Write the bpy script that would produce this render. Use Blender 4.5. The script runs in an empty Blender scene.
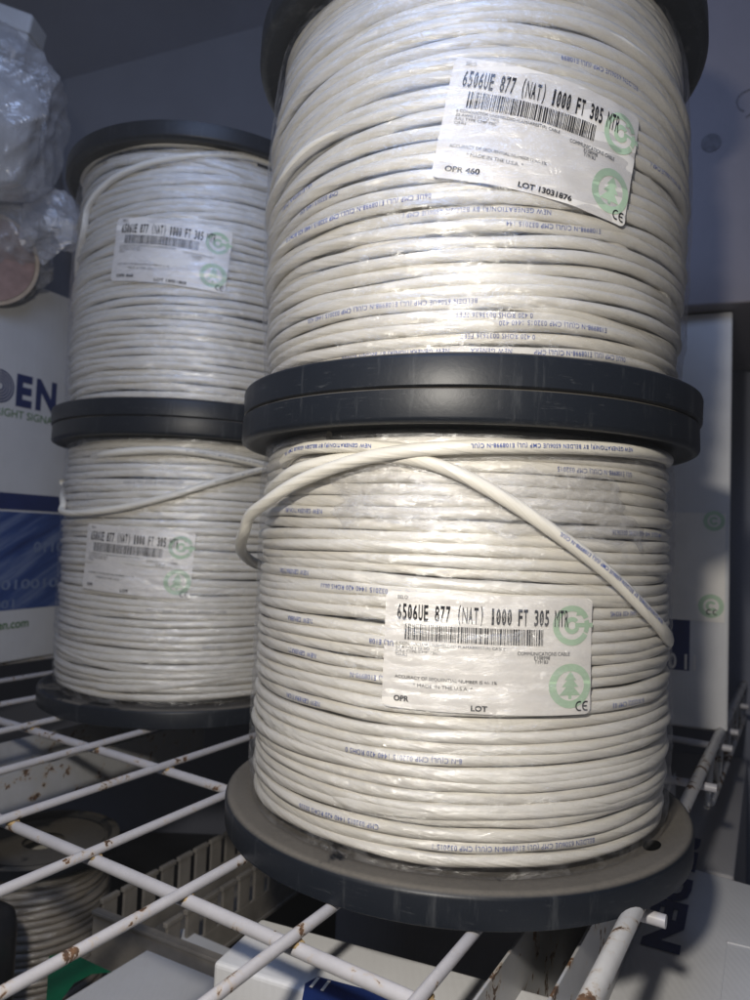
import bpy, math, random
import numpy as np
from mathutils import Matrix, Vector, Euler
PI = math.pi
D = bpy.data
HZ = .046
scn = bpy.context.scene
COL = scn.collection
rng = random.Random(7)

# ---------------------------------------------------------------- camera frame
F, PITCH, ROLL, CH = 714.1, .0505, .0373, .1826       # focal length in photo pixels, pitch, roll, height over the shelf wires
CAM = np.array([0, 0, CH])
fw = np.array([0, math.cos(PITCH), math.sin(PITCH)])
_rt = np.array([1., 0, 0]); _up = np.cross(_rt, fw)
rt = math.cos(ROLL)*_rt + math.sin(ROLL)*_up
up = -math.sin(ROLL)*_rt + math.cos(ROLL)*_up

def ray(px, py):
    return fw + rt*(px-375)/F + up*(500-py)/F
def onz(px, py, z=0.0):
    d = ray(px, py); return CAM + d*((z-CH)/d[2])
def ony(px, py, y):
    d = ray(px, py); return CAM + d*(y/d[1])
def onplane(px, py, P, n):
    d = ray(px, py); return CAM + d*(np.dot(P-CAM, n)/np.dot(d, n))
def oncyl(px, py, cx, cy, r):
    """theta, z where the line of sight meets the upright cylinder (nearest tangent if it misses)"""
    d = ray(px, py); a = d[0]**2+d[1]**2
    b = -2*(d[0]*cx+d[1]*cy); c = cx*cx+cy*cy-r*r
    q = b*b-4*a*c
    t = (-b-math.sqrt(max(q, 0)))/(2*a)
    P = CAM+d*t
    return math.atan2(P[1]-cy, P[0]-cx) % (2*PI), P[2]

# ---------------------------------------------------------------- materials
def new_mat(name):
    m = D.materials.new(name); m.use_nodes = True
    nt = m.node_tree; b = nt.nodes['Principled BSDF']
    return m, nt, b
def N(nt, typ, **kw):
    n = nt.nodes.new(typ)
    for k, v in kw.items():
        if k in n.inputs: n.inputs[k].default_value = v
        else: setattr(n, k, v)
    return n
def noise(nt, scale, detail=4, rough=.55, vec=None, dist=0):
    n = N(nt, 'ShaderNodeTexNoise', Scale=scale, Detail=detail, Roughness=rough, Distortion=dist)
    if vec: nt.links.new(vec, n.inputs['Vector'])
    return n.outputs['Fac']
def ramp(nt, src, stops):
    r = nt.nodes.new('ShaderNodeValToRGB'); e = r.color_ramp.elements
    while len(e) < len(stops): e.new(.5)
    for k, (p, c) in enumerate(stops):
        e[k].position = p; e[k].color = (*c, 1) if len(c) == 3 else c
    nt.links.new(src, r.inputs['Fac']); return r.outputs['Color']
def g(v): return (v, v, v)
def mixc(nt, fac, a, b):
    m = nt.nodes.new('ShaderNodeMix'); m.data_type = 'RGBA'
    for s, v in ((0, fac), (6, a), (7, b)):
        if hasattr(v, 'is_output'): nt.links.new(v, m.inputs[s])
        elif s == 0: m.inputs[0].default_value = v
        else: m.inputs[s].default_value = (*v, 1)
    return m.outputs[2]
def bump(nt, b, h, strength, dist=.001):
    n = N(nt, 'ShaderNodeBump', Strength=strength, Distance=dist)
    nt.links.new(h, n.inputs['Height']); nt.links.new(n.outputs[0], b.inputs['Normal']); return n
def objvec(nt):
    return nt.nodes.new('ShaderNodeTexCoord').outputs['Object']
def world_vec(nt):
    return nt.nodes.new('ShaderNodeNewGeometry').outputs['Position']

def plain(name, col, rough=.5, spec=.5, var=.12, scale=60, bmp=.15, bscale=300, metallic=0):
    m, nt, b = new_mat(name)
    v = objvec(nt)
    c = ramp(nt, noise(nt, scale, 5, .6, v), [(.3, tuple(x*(1-var) for x in col)), (.7, tuple(min(1, x*(1+var)) for x in col))])
    nt.links.new(c, b.inputs['Base Color'])
    b.inputs['Roughness'].default_value = rough; b.inputs['Specular IOR Level'].default_value = spec
    b.inputs['Metallic'].default_value = metallic
    if bmp: bump(nt, b, noise(nt, bscale, 4, .6, v), bmp, .0006)
    return m

def cable_mat(name, tint):
    m, nt, b = new_mat(name); v = objvec(nt)
    base = ramp(nt, noise(nt, 25, 4, .6, v), [(.3, tuple(x*.90 for x in tint)), (.72, tint)])
    sc = ramp(nt, noise(nt, 190, 5, .7, v, .6), [(.69, g(0)), (.76, g(.45))])
    c = mixc(nt, sc, base, (.30, .27, .22))
    nt.links.new(c, b.inputs['Base Color'])
    b.inputs['Roughness'].default_value = .32
    b.inputs['Specular IOR Level'].default_value = .45
    b.inputs['Subsurface Weight'].default_value = 0
    at = nt.nodes.new('ShaderNodeAttribute'); at.attribute_name = 'lay'
    n1 = N(nt, 'ShaderNodeTexNoise', Scale=1.35, Detail=3, Roughness=.5); nt.links.new(at.outputs['Vector'], n1.inputs['Vector'])
    ad = N(nt, 'ShaderNodeMath', operation='MULTIPLY_ADD'); nt.links.new(noise(nt, 300, 3, .6, v), ad.inputs[0]); ad.inputs[1].default_value = .12
    nt.links.new(n1.outputs['Fac'], ad.inputs[2])
    bump(nt, b, ad.outputs[0], .6, .0014)
    return m
M = {}
M['cable'] = cable_mat('cable jacket natural', (.71, .68, .61))
M['cable_dark'] = cable_mat('brownish shaded cable', (.30, .26, .21))  # brown jacket, darkened further in place of shade below the shelf
M['cable_gap_shade'] = cable_mat('cable jacket gap shade', (.48, .46, .41))  # same jacket darkened, shade of the gaps put into the colour
M['ink_blue'] = plain('blue print', (.04, .08, .31), .5, .3, .3, 300, 0)
M['ink_grey'] = plain('grey print', (.18, .19, .23), .5, .3, .3, 300, 0)
M['ink_black'] = plain('black print', (.012, .012, .016), .5, .3, .2, 300, 0)
M['ink_pale'] = plain('fine print', (.05, .05, .05), .5, .3, .3, 300, 0)
M['green'] = plain('pale green print', (.42, .56, .40), .5, .3, .08, 100, 0)
M['sticker'] = plain('sticker paper', (.74, .71, .66), .38, .5, .05, 40, .25, 120)
M['carton_blue'] = plain('carton blue print', (.008, .022, .11), .5, .4, .15, 40, .1)
M['carton_green'] = plain('carton green print', (.06, .16, .05), .5, .4, .1, 40, 0)
M['green_box'] = plain('dark green print', (.0, .11, .05), .45, .4, .1, 40, 0)

def flange_mat():
    m, nt, b = new_mat('black flange plastic'); v = world_vec(nt)
    geo = nt.nodes.new('ShaderNodeNewGeometry')
    sep = nt.nodes.new('ShaderNodeSeparateXYZ'); nt.links.new(geo.outputs['Normal'], sep.inputs[0])
    upm = ramp(nt, sep.outputs['Z'], [(.6, g(0)), (.95, g(1))])
    dust = ramp(nt, noise(nt, 14, 6, .62, v, .4), [(.385, g(.05)), (.42, g(.80)), (.75, g(1))])
    fine = ramp(nt, noise(nt, 420, 4, .7, v), [(.3, g(.75)), (.7, g(1))])
    mul = N(nt, 'ShaderNodeMath', operation='MULTIPLY'); nt.links.new(upm, mul.inputs[0]); nt.links.new(dust, mul.inputs[1])
    mul2 = N(nt, 'ShaderNodeMath', operation='MULTIPLY'); nt.links.new(mul.outputs[0], mul2.inputs[0]); nt.links.new(fine, mul2.inputs[1])
    mp = N(nt, 'ShaderNodeMapping'); mp.inputs['Scale'].default_value = (1, 1, .12); nt.links.new(v, mp.inputs[0])
    scuff = ramp(nt, noise(nt, 95, 5, .75, mp.outputs[0]), [(.56, g(0)), (.76, g(.40))])
    mq = N(nt, 'ShaderNodeMapping'); mq.inputs['Scale'].default_value = (1, 1, 9); nt.links.new(v, mq.inputs[0])
    scr = ramp(nt, noise(nt, 60, 6, .8, mq.outputs[0]), [(.60, g(0)), (.66, g(.28))])
    mx = N(nt, 'ShaderNodeMath', operation='MAXIMUM'); nt.links.new(scuff, mx.inputs[0]); nt.links.new(scr, mx.inputs[1]); scuff = mx.outputs[0]
    sides = mixc(nt, scuff, (.008, .0105, .016), (.10, .105, .11)); b.inputs['Specular IOR Level'].default_value = .32
    c = mixc(nt, mul2.outputs[0], sides, (.155, .138, .115))
    nt.links.new(c, b.inputs['Base Color'])
    ro = ramp(nt, mul2.outputs[0], [(0, g(.42)), (1, g(.85))]); nt.links.new(ro, b.inputs['Roughness'])
    bump(nt, b, noise(nt, 260, 4, .65, v), .12, .0006)
    return m
M['flange'] = flange_mat()
M['hole'] = plain('painted hole shade', (.002, .002, .002), .9, .05, .1, 40, 0)

def paint_mat(name, col, rustiness):
    m, nt, b = new_mat(name); v = world_vec(nt)
    base = ramp(nt, noise(nt, 70, 5, .65, v), [(.3, tuple(x*.86 for x in col)), (.7, col)])
    chips = ramp(nt, noise(nt, 55, 6, .68, v, .5), [(rustiness, g(0)), (rustiness+.012, g(1))])
    halo = ramp(nt, noise(nt, 55, 6, .68, v, .5), [(rustiness-.05, g(0)), (rustiness, g(.55))])
    rust = ramp(nt, noise(nt, 300, 5, .7, v), [(.35, (.035, .022, .016)), (.65, (.17, .085, .04))])
    c0 = mixc(nt, halo, base, (.42, .33, .23))
    c = mixc(nt, chips, c0, rust)
    nt.links.new(c, b.inputs['Base Color'])
    ro = ramp(nt, chips, [(0, g(.36)), (1, g(.85))]); nt.links.new(ro, b.inputs['Roughness'])
    bump(nt, b, chips, -.5, .0008)
    return m
M['wire_paint'] = paint_mat('lilac white wire coating', (.45, .44, .465), .60)
M['rod_paint'] = paint_mat('worn rod coating', (.55, .54, .53), .575)
M['weld'] = plain('yellowed weld rust', (.34, .24, .12), .7, .3, .5, 300, .5)
M['sheet_metal'] = paint_mat('painted sheet metal', (.42, .42, .43), .60)

def film_mat(name, gl, milk, scale, rough=.13, base=0, bd=.0022):
    m, nt, b = new_mat(name); v = world_vec(nt); nt.nodes.remove(b)
    out = nt.nodes['Material Output']
    tr = N(nt, 'ShaderNodeBsdfTransparent'); tr.inputs[0].default_value = (.97, .97, .98, 1)
    gs = N(nt, 'ShaderNodeBsdfGlossy', Roughness=rough); gs.inputs[0].default_value = (1, 1, 1, 1)
    df = N(nt, 'ShaderNodeBsdfDiffuse'); df.inputs[0].default_value = (.72, .72, .74, 1)
    mp = N(nt, 'ShaderNodeMapping'); mp.inputs['Scale'].default_value = (1, 1, 2.2); mp.inputs['Rotation'].default_value = (.25, .15, 0)
    nt.links.new(v, mp.inputs[0])
    h1 = noise(nt, scale, 6, .68, mp.outputs[0], 1.2)
    bp = N(nt, 'ShaderNodeBump', Strength=.8, Distance=bd)
    nt.links.new(h1, bp.inputs['Height'])
    nt.links.new(bp.outputs[0], gs.inputs['Normal'])
    lw = N(nt, 'ShaderNodeLayerWeight', Blend=.25); nt.links.new(bp.outputs[0], lw.inputs['Normal'])
    f = nt.nodes.new('ShaderNodeMath'); f.operation = 'MULTIPLY_ADD'
    nt.links.new(lw.outputs['Facing'], f.inputs[0]); f.inputs[1].default_value = gl*1.6; f.inputs[2].default_value = gl
    wk = ramp(nt, noise(nt, scale*.45, 6, .72, mp.outputs[0], 2.0), [(.46, g(base)), (.62, g(milk)), (.8, g(milk*1.7))])
    m1 = nt.nodes.new('ShaderNodeMixShader'); nt.links.new(wk, m1.inputs[0]); nt.links.new(tr.outputs[0], m1.inputs[1]); nt.links.new(df.outputs[0], m1.inputs[2])
    m2 = nt.nodes.new('ShaderNodeMixShader'); nt.links.new(f.outputs[0], m2.inputs[0]); nt.links.new(m1.outputs[0], m2.inputs[1]); nt.links.new(gs.outputs[0], m2.inputs[2])
    nt.links.new(m2.outputs[0], out.inputs[0])
    return m
M['film'] = film_mat('clear stretch film', .115, .12, 60, .22)
M['film_patch'] = film_mat('doubled stretch film', .12, .20, 110, .28)
M['bag'] = film_mat('milky plastic bag', .15, .40, 12, .2, .26, .006)

def carton_mat(name, col, flute=.25):
    m, nt, b = new_mat(name); v = objvec(nt)
    c = ramp(nt, noise(nt, 9, 6, .65, v), [(.3, tuple(x*.86 for x in col)), (.7, col)])
    st = ramp(nt, noise(nt, 45, 5, .75, v, .3), [(.68, g(0)), (.8, g(.35))])
    c = mixc(nt, st, c, tuple(x*.55 for x in col))
    nt.links.new(c, b.inputs['Base Color']); b.inputs['Roughness'].default_value = .55
    wv = N(nt, 'ShaderNodeTexWave', Scale=75, Distortion=.6); wv.bands_direction = 'X'; nt.links.new(v, wv.inputs['Vector'])
    ad = N(nt, 'ShaderNodeMath', operation='MULTIPLY_ADD'); nt.links.new(wv.outputs['Fac'], ad.inputs[0]); ad.inputs[1].default_value = flute
    nt.links.new(noise(nt, 30, 5, .6, v), ad.inputs[2])
    bump(nt, b, ad.outputs[0], .35, .0012)
    return m
M['carton'] = carton_mat('white carton', (.64, .64, .65), .12)
M['carton_grey'] = carton_mat('grey carton', (.40, .39, .40))
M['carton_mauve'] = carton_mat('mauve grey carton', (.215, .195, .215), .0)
M['digit_blue'] = plain('pale blue print', (.16, .21, .34), .5, .4, .2, 100, 0)
M['picture'] = None
def picture_mat():
    m, nt, b = new_mat('blue streak picture print'); v = objvec(nt)
    m0 = N(nt, 'ShaderNodeMapping'); m0.inputs['Rotation'].default_value = (0, 0, math.radians(-66)); nt.links.new(v, m0.inputs[0])
    m1 = N(nt, 'ShaderNodeMapping'); m1.inputs['Rotation'].default_value = (0, math.radians(30), 0); nt.links.new(m0.outputs[0], m1.inputs[0])
    mp = N(nt, 'ShaderNodeMapping'); mp.inputs['Scale'].default_value = (3, 3, 30); nt.links.new(m1.outputs[0], mp.inputs[0])
    c = ramp(nt, noise(nt, 1.6, 5, .6, mp.outputs[0], .2), [(.30, (.008, .025, .12)), (.5, (.03, .07, .23)), (.62, (.14, .19, .34)), (.75, (.28, .31, .40))])
    nt.links.new(c, b.inputs['Base Color']); b.inputs['Roughness'].default_value = .45
    return m
M['picture'] = picture_mat()
M['foam'] = plain('white foam', (.62, .62, .62), .6, .4, .06, 40, .2, 200)
M['tube_card'] = plain('brown tube card', (.30, .20, .18), .8, .2, .2, 60, .3, 200)
M['tube_rim'] = plain('tan tube rim', (.45, .36, .27), .8, .2, .2, 80, .3, 200)
M['black_plastic'] = plain('black plastic', (.012, .013, .017), .35, .5, .2, 60, .1)
M['duct'] = plain('dusty ivory plastic', (.21, .19, .165), .55, .4, .3, 22, .2, 200)
M['wall'] = plain('slate painted wall', (.20, .21, .26), .7, .3, .12, 5, .3, 90)
M['panel'] = plain('pale slate board', (.25, .26, .305), .7, .3, .08, 6, .2, 90)  # paler copy of the wall colour, light put into it
M['floor'] = plain('dark shelf liner', (.020, .020, .024), .6, .3, .5, 14, .3, 90)
M['marker'] = plain('faint marker ink', (.12, .115, .13), .6, .3, .3, 200, 0)

# ---------------------------------------------------------------- mesh helpers
class MB:
    def __init__(s): s.v = []; s.f = []; s.n = 0; s.a = []
    def add(s, verts, faces):
        verts = np.asarray(verts, float).reshape(-1, 3)
        s.v.append(verts); o = s.n
        s.f += [tuple(int(i)+o for i in f) for f in faces]; s.n += len(verts)
        return s
    def addt(s, P, rad, nseg=10, twist=70, amp=.07):
        v, f = tube(P, rad, nseg, True, twist, amp, 3); s.add(v, f); s.a.append(tube.lay); return s
    def box(s, c, size, rz=0, mat=None):
        x, y, z = [k/2 for k in size]
        p = np.array([(a*x, b*y, c_*z) for a in (-1, 1) for b in (-1, 1) for c_ in (-1, 1)])
        if mat is not None: p = p@np.array(mat).T
        cs, sn = math.cos(rz), math.sin(rz)
        q = np.stack([p[:, 0]*cs-p[:, 1]*sn, p[:, 0]*sn+p[:, 1]*cs, p[:, 2]], -1)+np.array(c)
        return s.add(q, [(0, 1, 3, 2), (4, 6, 7, 5), (0, 4, 5, 1), (2, 3, 7, 6), (0, 2, 6, 4), (1, 5, 7, 3)])
    def build(s, name, mat, parent=None, smooth=False, bevel=0, seg=2, inv=None):
        me = D.meshes.new(name)
        v = np.concatenate(s.v) if s.v else np.zeros((0, 3))
        if parent is not None: v = to_local(v, parent)
        me.from_pydata(v.tolist(), [], s.f)
        me.materials.append(mat)
        if s.a and sum(len(k) for k in s.a) == s.n:
            at = me.attributes.new('lay', 'FLOAT_VECTOR', 'POINT'); at.data.foreach_set('vector', np.concatenate(s.a).astype(np.float32).ravel())
        if smooth: me.polygons.foreach_set('use_smooth', [True]*len(me.polygons))
        me.update()
        o = D.objects.new(name, me); COL.objects.link(o)
        if parent is not None: o.parent = parent; ORG[o.name] = ORG.get(parent.name, (0, 0, 0))
        if bevel:
            b = o.modifiers.new('bevel', 'BEVEL'); b.width = bevel; b.segments = seg; b.limit_method = 'ANGLE'
        return o
ORG = {}
def to_local(v, parent):
    ox, oy, oz = ORG.get(parent.name, (0, 0, 0))
    return v-np.array([ox, oy, oz])
def empty(name, loc):
    o = D.objects.new(name, None); COL.objects.link(o); o.location = [float(k) for k in loc]; o.empty_display_size = .02
    ORG[o.name] = tuple(float(k) for k in loc); return o
def tag(o, label=None, cat=None, group=None, kind=None):
    for k, v in (('label', label), ('category', cat), ('group', group), ('kind', kind)):
        if v: o[k] = v
    return o
def as_origin(o, loc):
    """move the origin of a mesh that is a whole thing to loc"""
    loc = np.array(loc, float); me = o.data
    c = np.empty(len(me.vertices)*3); me.vertices.foreach_get('co', c)
    c = c.reshape(-1, 3)-loc; me.vertices.foreach_set('co', c.ravel()); o.location = loc.tolist(); me.update()
def grid_faces(nu, nv, wrap_u=False, wrap_v=False):
    fs = []
    for i in range(nu if wrap_u else nu-1):
        for j in range(nv if wrap_v else nv-1):
            a = i*nv+j; b = ((i+1) % nu)*nv+j; c = ((i+1) % nu)*nv+(j+1) % nv; d = i*nv+(j+1) % nv
            fs.append((a, b, c, d))
    return fs
def lathe(prof, cx, cy, seg=128):
    A = np.linspace(0, 2*PI, seg, endpoint=False)
    v = np.array([[(cx+r*math.cos(a), cy+r*math.sin(a), z) for (r, z) in prof] for a in A])
    return v.reshape(-1, 3), grid_faces(seg, len(prof), True)
def tube(P, rad, nseg=10, closed_ends=True, twist=0.0, amp=0.0, lobes=3, flat=0):
    """sweep along points P (n,3); returns verts, faces"""
    P = np.asarray(P, float); n = len(P)
    T = np.gradient(P, axis=0); T /= np.linalg.norm(T, axis=1)[:, None]
    ref = np.tile(np.array([0, 0, 1.]), (n, 1))
    bad = abs(T[:, 2]) > .95; ref[bad] = (1, 0, 0)
    if bad.any() and not bad.all(): ref[:] = (.3, .4, .87)
    if bad.all(): ref[:] = (1, 0, 0)
    S = np.cross(T, ref); S /= np.linalg.norm(S, axis=1)[:, None]
    U = np.cross(S, T)
    L = np.concatenate([[0], np.cumsum(np.linalg.norm(np.diff(P, axis=0), axis=1))])
    A = np.linspace(0, 2*PI, nseg, endpoint=False)
    r = rad*(1+amp*np.sin(lobes*A[None]+twist*L[:, None]+1.3*np.sin(L[:, None]*31)))
    ka = A[None]+75*L[:, None]; tube.lay = np.stack([np.repeat(L[:, None]*11, nseg, 1)+P[:1, 2:3]*99, np.cos(ka), np.sin(ka)], -1).reshape(-1, 3)
    V = P[:, None]+r[..., None]*(np.cos(A)[None, :, None]*S[:, None]+np.sin(A)[None, :, None]*U[:, None])
    fs = grid_faces(n, nseg, False, True)
    if closed_ends: fs += [tuple(range(nseg))[::-1], tuple((n-1)*nseg+k for k in range(nseg))]
    return V.reshape(-1, 3), fs
def smooth_path(pts, n):
    pts = np.asarray(pts, float); m = len(pts)
    out = []
    t = np.linspace(0, m-1, n)
    for s in t:
        i = min(int(s), m-2); u = s-i
        p0 = pts[max(i-1, 0)]; p1 = pts[i]; p2 = pts[i+1]; p3 = pts[min(i+2, m-1)]
        out.append(.5*((2*p1)+(-p0+p2)*u+(2*p0-5*p1+4*p2-p3)*u*u+(-p0+3*p1-3*p2+p3)*u**3))
    return np.array(out)

class Noise1:
    def __init__(s, seed, n=4096):
        s.t = np.random.RandomState(seed).uniform(-1, 1, n); s.n = n
    def __call__(s, x):
        x = np.asarray(x, float); i = np.floor(x).astype(int); u = x-i; u = u*u*(3-2*u)
        return s.t[i % s.n]*(1-u)+s.t[(i+1) % s.n]*u

# ---------------------------------------------------------------- text
_tc = {}
def text_geo(txt, size=1.0, bold=0.0, sx=1.0, space=1.0):
    key = (txt, bold, space)
    if key not in _tc:
        cu = D.curves.new('t', 'FONT'); cu.body = txt; cu.size = 1; cu.offset = bold; cu.space_character = space
        cu.resolution_u = 3; cu.fill_mode = 'FRONT' if hasattr(cu, 'fill_mode') else cu.fill_mode
        o = D.objects.new('t', cu); COL.objects.link(o)
        dg = bpy.context.evaluated_depsgraph_get(); dg.update()
        me = o.evaluated_get(dg).to_mesh()
        v = np.array([tuple(p.co)[:2] for p in me.vertices]).reshape(-1, 2); f = [tuple(p.vertices) for p in me.polygons]
        o.evaluated_get(dg).to_mesh_clear()
        D.objects.remove(o); D.curves.remove(cu)
        _tc[key] = (v, f)
    v, f = _tc[key]
    v = v.copy()
    return np.stack([v[:, 0]*size*sx, v[:, 1]*size], -1), f
def fit_text(txt, x0, y0, w, h, bold=.02, space=1.0):
    """text squeezed so that its ink fills the box from (x0,y0) with width w and height h"""
    v, f = text_geo(txt, 1, bold, 1, space)
    lo = v.min(0); hi = v.max(0); v = (v-lo)/(hi-lo)
    return np.stack([x0+v[:, 0]*w, y0+v[:, 1]*h], -1), f

# ---------------------------------------------------------------- a cable spool
def build_spool(name, cx, cy, z0, R, t, H, rc, rad, seed, label, group, winding, film=True, sticker=None, prints=(), loose=(), top=True, wraps=()):
    root = empty(name, (cx, cy, z0))
    tag(root, label, 'cable spool', group)
    # flanges : disc with a rounded rim, four little lug holes
    def flange(zb, flip):
        e = .0018
        rin = R-.0045
        if not flip: # inner face (towards the cable) on top
            prof = [(.02, zb+.004), (R-.012, zb+.004), (R-.008, zb), (R-e, zb), (R-.0004, zb+e*.5), (R, zb+t-.0028), (R-.0006, zb+t-.0012), (R-.0026, zb+t), (rin-.0015, zb+t), (rin-.0035, zb+t-.0012), (.02, zb+t-.0012)]
        else:
            prof = [(.02, zb+.0012), (rin-.0035, zb+.0012), (rin-.0015, zb), (R-.0026, zb), (R-.0006, zb+.0012), (R, zb+.0028), (R-.0004, zb+t-e*.5), (R-e, zb+t), (R-.008, zb+t), (R-.012, zb+t-.004), (.02, zb+t-.004)]
        mb = MB(); v, f = lathe(prof, cx, cy, 180); mb.add(v, f)
        # small drive holes, flat ovals just proud of the face, inner shade painted black
        o = mb.build('flange', M['flange'], root, smooth=True)
        md = o.modifiers.new('edge', 'EDGE_SPLIT'); md.split_angle = math.radians(40)
        zf = zb+t-.0012 if not flip else zb+.0012
        for hp in (winding.get('holes') or ()) if not flip else ():
            q = onz(*hp, zf); a = math.atan2(q[1]-cy, q[0]-cx); rr = math.hypot(q[1]-cy, q[0]-cx)
            h = MB(); n = 20
            pts = []
            for k in range(n):
                b = 2*PI*k/n; lx = .0085*math.cos(b); ly = .0042*math.sin(b)
                pts.append((cx+(rr+ly)*math.cos(a+lx/rr), cy+(rr+ly)*math.sin(a+lx/rr), zf+.0004))
            h.add(pts, [tuple(range(n))]); h.build('drive_hole', M['hole'], o)
        return o
    flange(z0, False)
    if top: flange(z0+t+H, True)
    mb = MB(); v, f = lathe([(.06, z0+.002), (.06, z0+t+H+t-.002)], cx, cy, 48); mb.add(v, f); mb.build('core', M['black_plastic'], root, smooth=True)
    # winding
    zlo = z0+t-.0012; zhi = z0+t+H+.0012
    pitch = (winding.get('pitch', 1.93)-.07)*rad
    turns = (zhi-zlo-2*rad)/pitch
    n1 = Noise1(seed); n2 = Noise1(seed+1); n3 = Noise1(seed+2); n4 = Noise1(seed+3)
    amp = winding.get('amp', .003); jz = winding.get('jz', .0006)*1.25; jr = winding.get('jr', .0010)*1.2
    topmess = winding.get('topmess', 0)
    bow = winding.get('bow', 0)
    ph = rng.uniform(0, 6)
    def path(T, layer=0):
        th = T % (2*PI); row = T/(2*PI)
        s = row/turns
        env = np.sin(PI*np.clip(s, 0, 1))**.6
        z = zlo+rad+row*pitch
        z = z+env*amp*(.8*np.sin(th+ph+s*3)+.5*np.sin(2*th+ph*2-s*5)+.3*np.sin(3*th-s*9))
        if topmess: 
            w = np.clip((s-.15)/.85, 0, 1)**1.2*(1-np.clip(s, 0, 1)**8)
            z = z+topmess*w*(np.sin(th-winding.get('tphase', 0)))
        z = z+jz*n1(T*1.3)+jz*.7*n2(T*3.1)+winding.get('bunch', .0016)*n3(row*.55+30)*(.6+.4*np.sin(th*2+row*.3))*env
        r = rc-rad+jr*n3(T*.9)+jr*.6*n4(T*2.6)+bow*np.sin(PI*s)-winding.get('taper', .0035)*(np.abs(2*s-1)**6)
        # whole bands that sit a little deeper or prouder
        r = r+.0012*n2(row*.8+50)
        return th, z, r
    sb = MB()
    step = 2*PI/250
    T = np.arange(0, turns*2*PI, step)
    th, z, r = path(T)
    P = np.stack([cx+r*np.cos(th), cy+r*np.sin(th), z], -1)
    sb.addt(P, rad, 12, 75, .08)
    def cylpath(seq, rr=None, n=160):
        q = smooth_path(seq, n); return np.stack([cx+q[:, 2]*np.cos(q[:, 0]), cy+q[:, 2]*np.sin(q[:, 0]), q[:, 1]], -1), q
    for (a0, a1, za, zb, off) in wraps:      # outer turns that cross the regular rows
        n = 150; k = np.linspace(0, 1, n); th = a0+(a1-a0)*k
        zz = za+(zb-za)*k+.0015*np.sin(k*9+za*100)
        edge = np.minimum(k, 1-k)*2; dip = np.clip(edge*6, 0, 1); dip = dip*dip*(3-2*dip)
        rr = rc-rad-1.3*rad*(1-dip)+off*.4*rad*dip
        P = np.stack([cx+rr*np.cos(th), cy+rr*np.sin(th), zz], -1)
        sb.addt(P, rad, 12, 75, .07)
    wound = sb.build('wound_cable', M[winding.get('mat', 'cable')], root, smooth=True)
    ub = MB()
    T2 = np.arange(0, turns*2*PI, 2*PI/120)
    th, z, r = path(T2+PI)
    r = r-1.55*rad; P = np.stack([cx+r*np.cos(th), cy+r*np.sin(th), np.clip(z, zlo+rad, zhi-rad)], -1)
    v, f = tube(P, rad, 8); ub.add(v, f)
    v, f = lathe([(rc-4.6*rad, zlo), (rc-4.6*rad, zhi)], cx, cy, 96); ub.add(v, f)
    ub.build('cable_layer', M['cable_gap_shade'], root, smooth=True)
    # loose strands lying over the winding
    loose_objs = []
    for seq, strand_rad in loose:
        P, q = cylpath(seq, n=220)
        mb = MB(); mb.addt(P, strand_rad, 16, 75, .03)
        o = mb.build('loose_cable', M['cable'], root, smooth=True); loose_objs.append((o, P, q, strand_rad))
    # print along the rows
    if prints:
        phrase = prints['text']
        used = []
        for (row_z, th_c, off_chars, ink_len) in prints['at']:
            # nearest turn to that height at that angle
            ks = np.arange(0, int(turns))
            Tc = ks*2*PI+(th_c % (2*PI)); _, zz, _ = path(Tc)
            k = int(np.argmin(abs(zz-row_z)))
            while (k in used or k+1 in used and False) and k > 0: k -= 1
            used.append(k); T0 = Tc[k]
            txt = phrase[off_chars:off_chars+ink_len]
            v, f = text_geo(txt, 1, .0, 1, 1.12)
            sc = rad*.74; v = v*sc/.7; v[:, 0] *= .92
            v[:, 0] -= v[:, 0].mean(); v[:, 1] -= sc*.5
            v = -v      # upside down
            TT = T0+v[:, 0]/rc
            th, z, r = path(TT)
            an = v[:, 1]/rad+prints.get('lift', 0)
            rr = r+(rad*1.045+.0002)*np.cos(an); z2 = z+(rad*1.045+.0002)*np.sin(an)
            pb = MB(); pb.add(np.stack([cx+rr*np.cos(th), cy+rr*np.sin(th), z2], -1), f)
            pb.build('printing', M[prints.get('ink', 'ink_blue')], wound)
        for (o, P, q, sr) in loose_objs:
            lb = MB(); L = np.concatenate([[0], np.cumsum(np.linalg.norm(np.diff(P, axis=0), axis=1))])
            v, f = text_geo(phrase[:58], 1, .012, 1, 1.12); sc = sr*.52; v = v*sc/.7; v[:, 1] -= sc*.5; v = -v; 
            v[:, 0] += L[-1]*.80
            keep = v[:, 0] > .01
            s = np.clip(v[:, 0], 0, L[-1])
            C_ = np.stack([np.interp(s, L, P[:, i]) for i in range(3)], -1)
            Tn = np.stack([np.interp(s+.002, L, P[:, i])-np.interp(s-.002, L, P[:, i]) for i in range(3)], -1)
            Tn /= np.linalg.norm(Tn, axis=1)[:, None]+1e-9
            sgn = 1 if q[-1, 0] > q[0, 0] else -1
            out = np.stack([C_[:, 0]-cx, C_[:, 1]-cy, 0*s], -1); out /= np.linalg.norm(out, axis=1)[:, None]
            U = np.cross(out, Tn)*sgn; U /= np.linalg.norm(U, axis=1)[:, None]
            an = v[:, 1]/sr
            W = C_+(sr*1.05+.0002)*(np.cos(an)[:, None]*out+np.sin(an)[:, None]*U)
            f2 = [t_ for t_ in f if all(keep[i] for i in t_)]
            lb.add(W, f2); lb.build('printing', M[prints.get('ink', 'ink_blue')], o)
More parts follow.
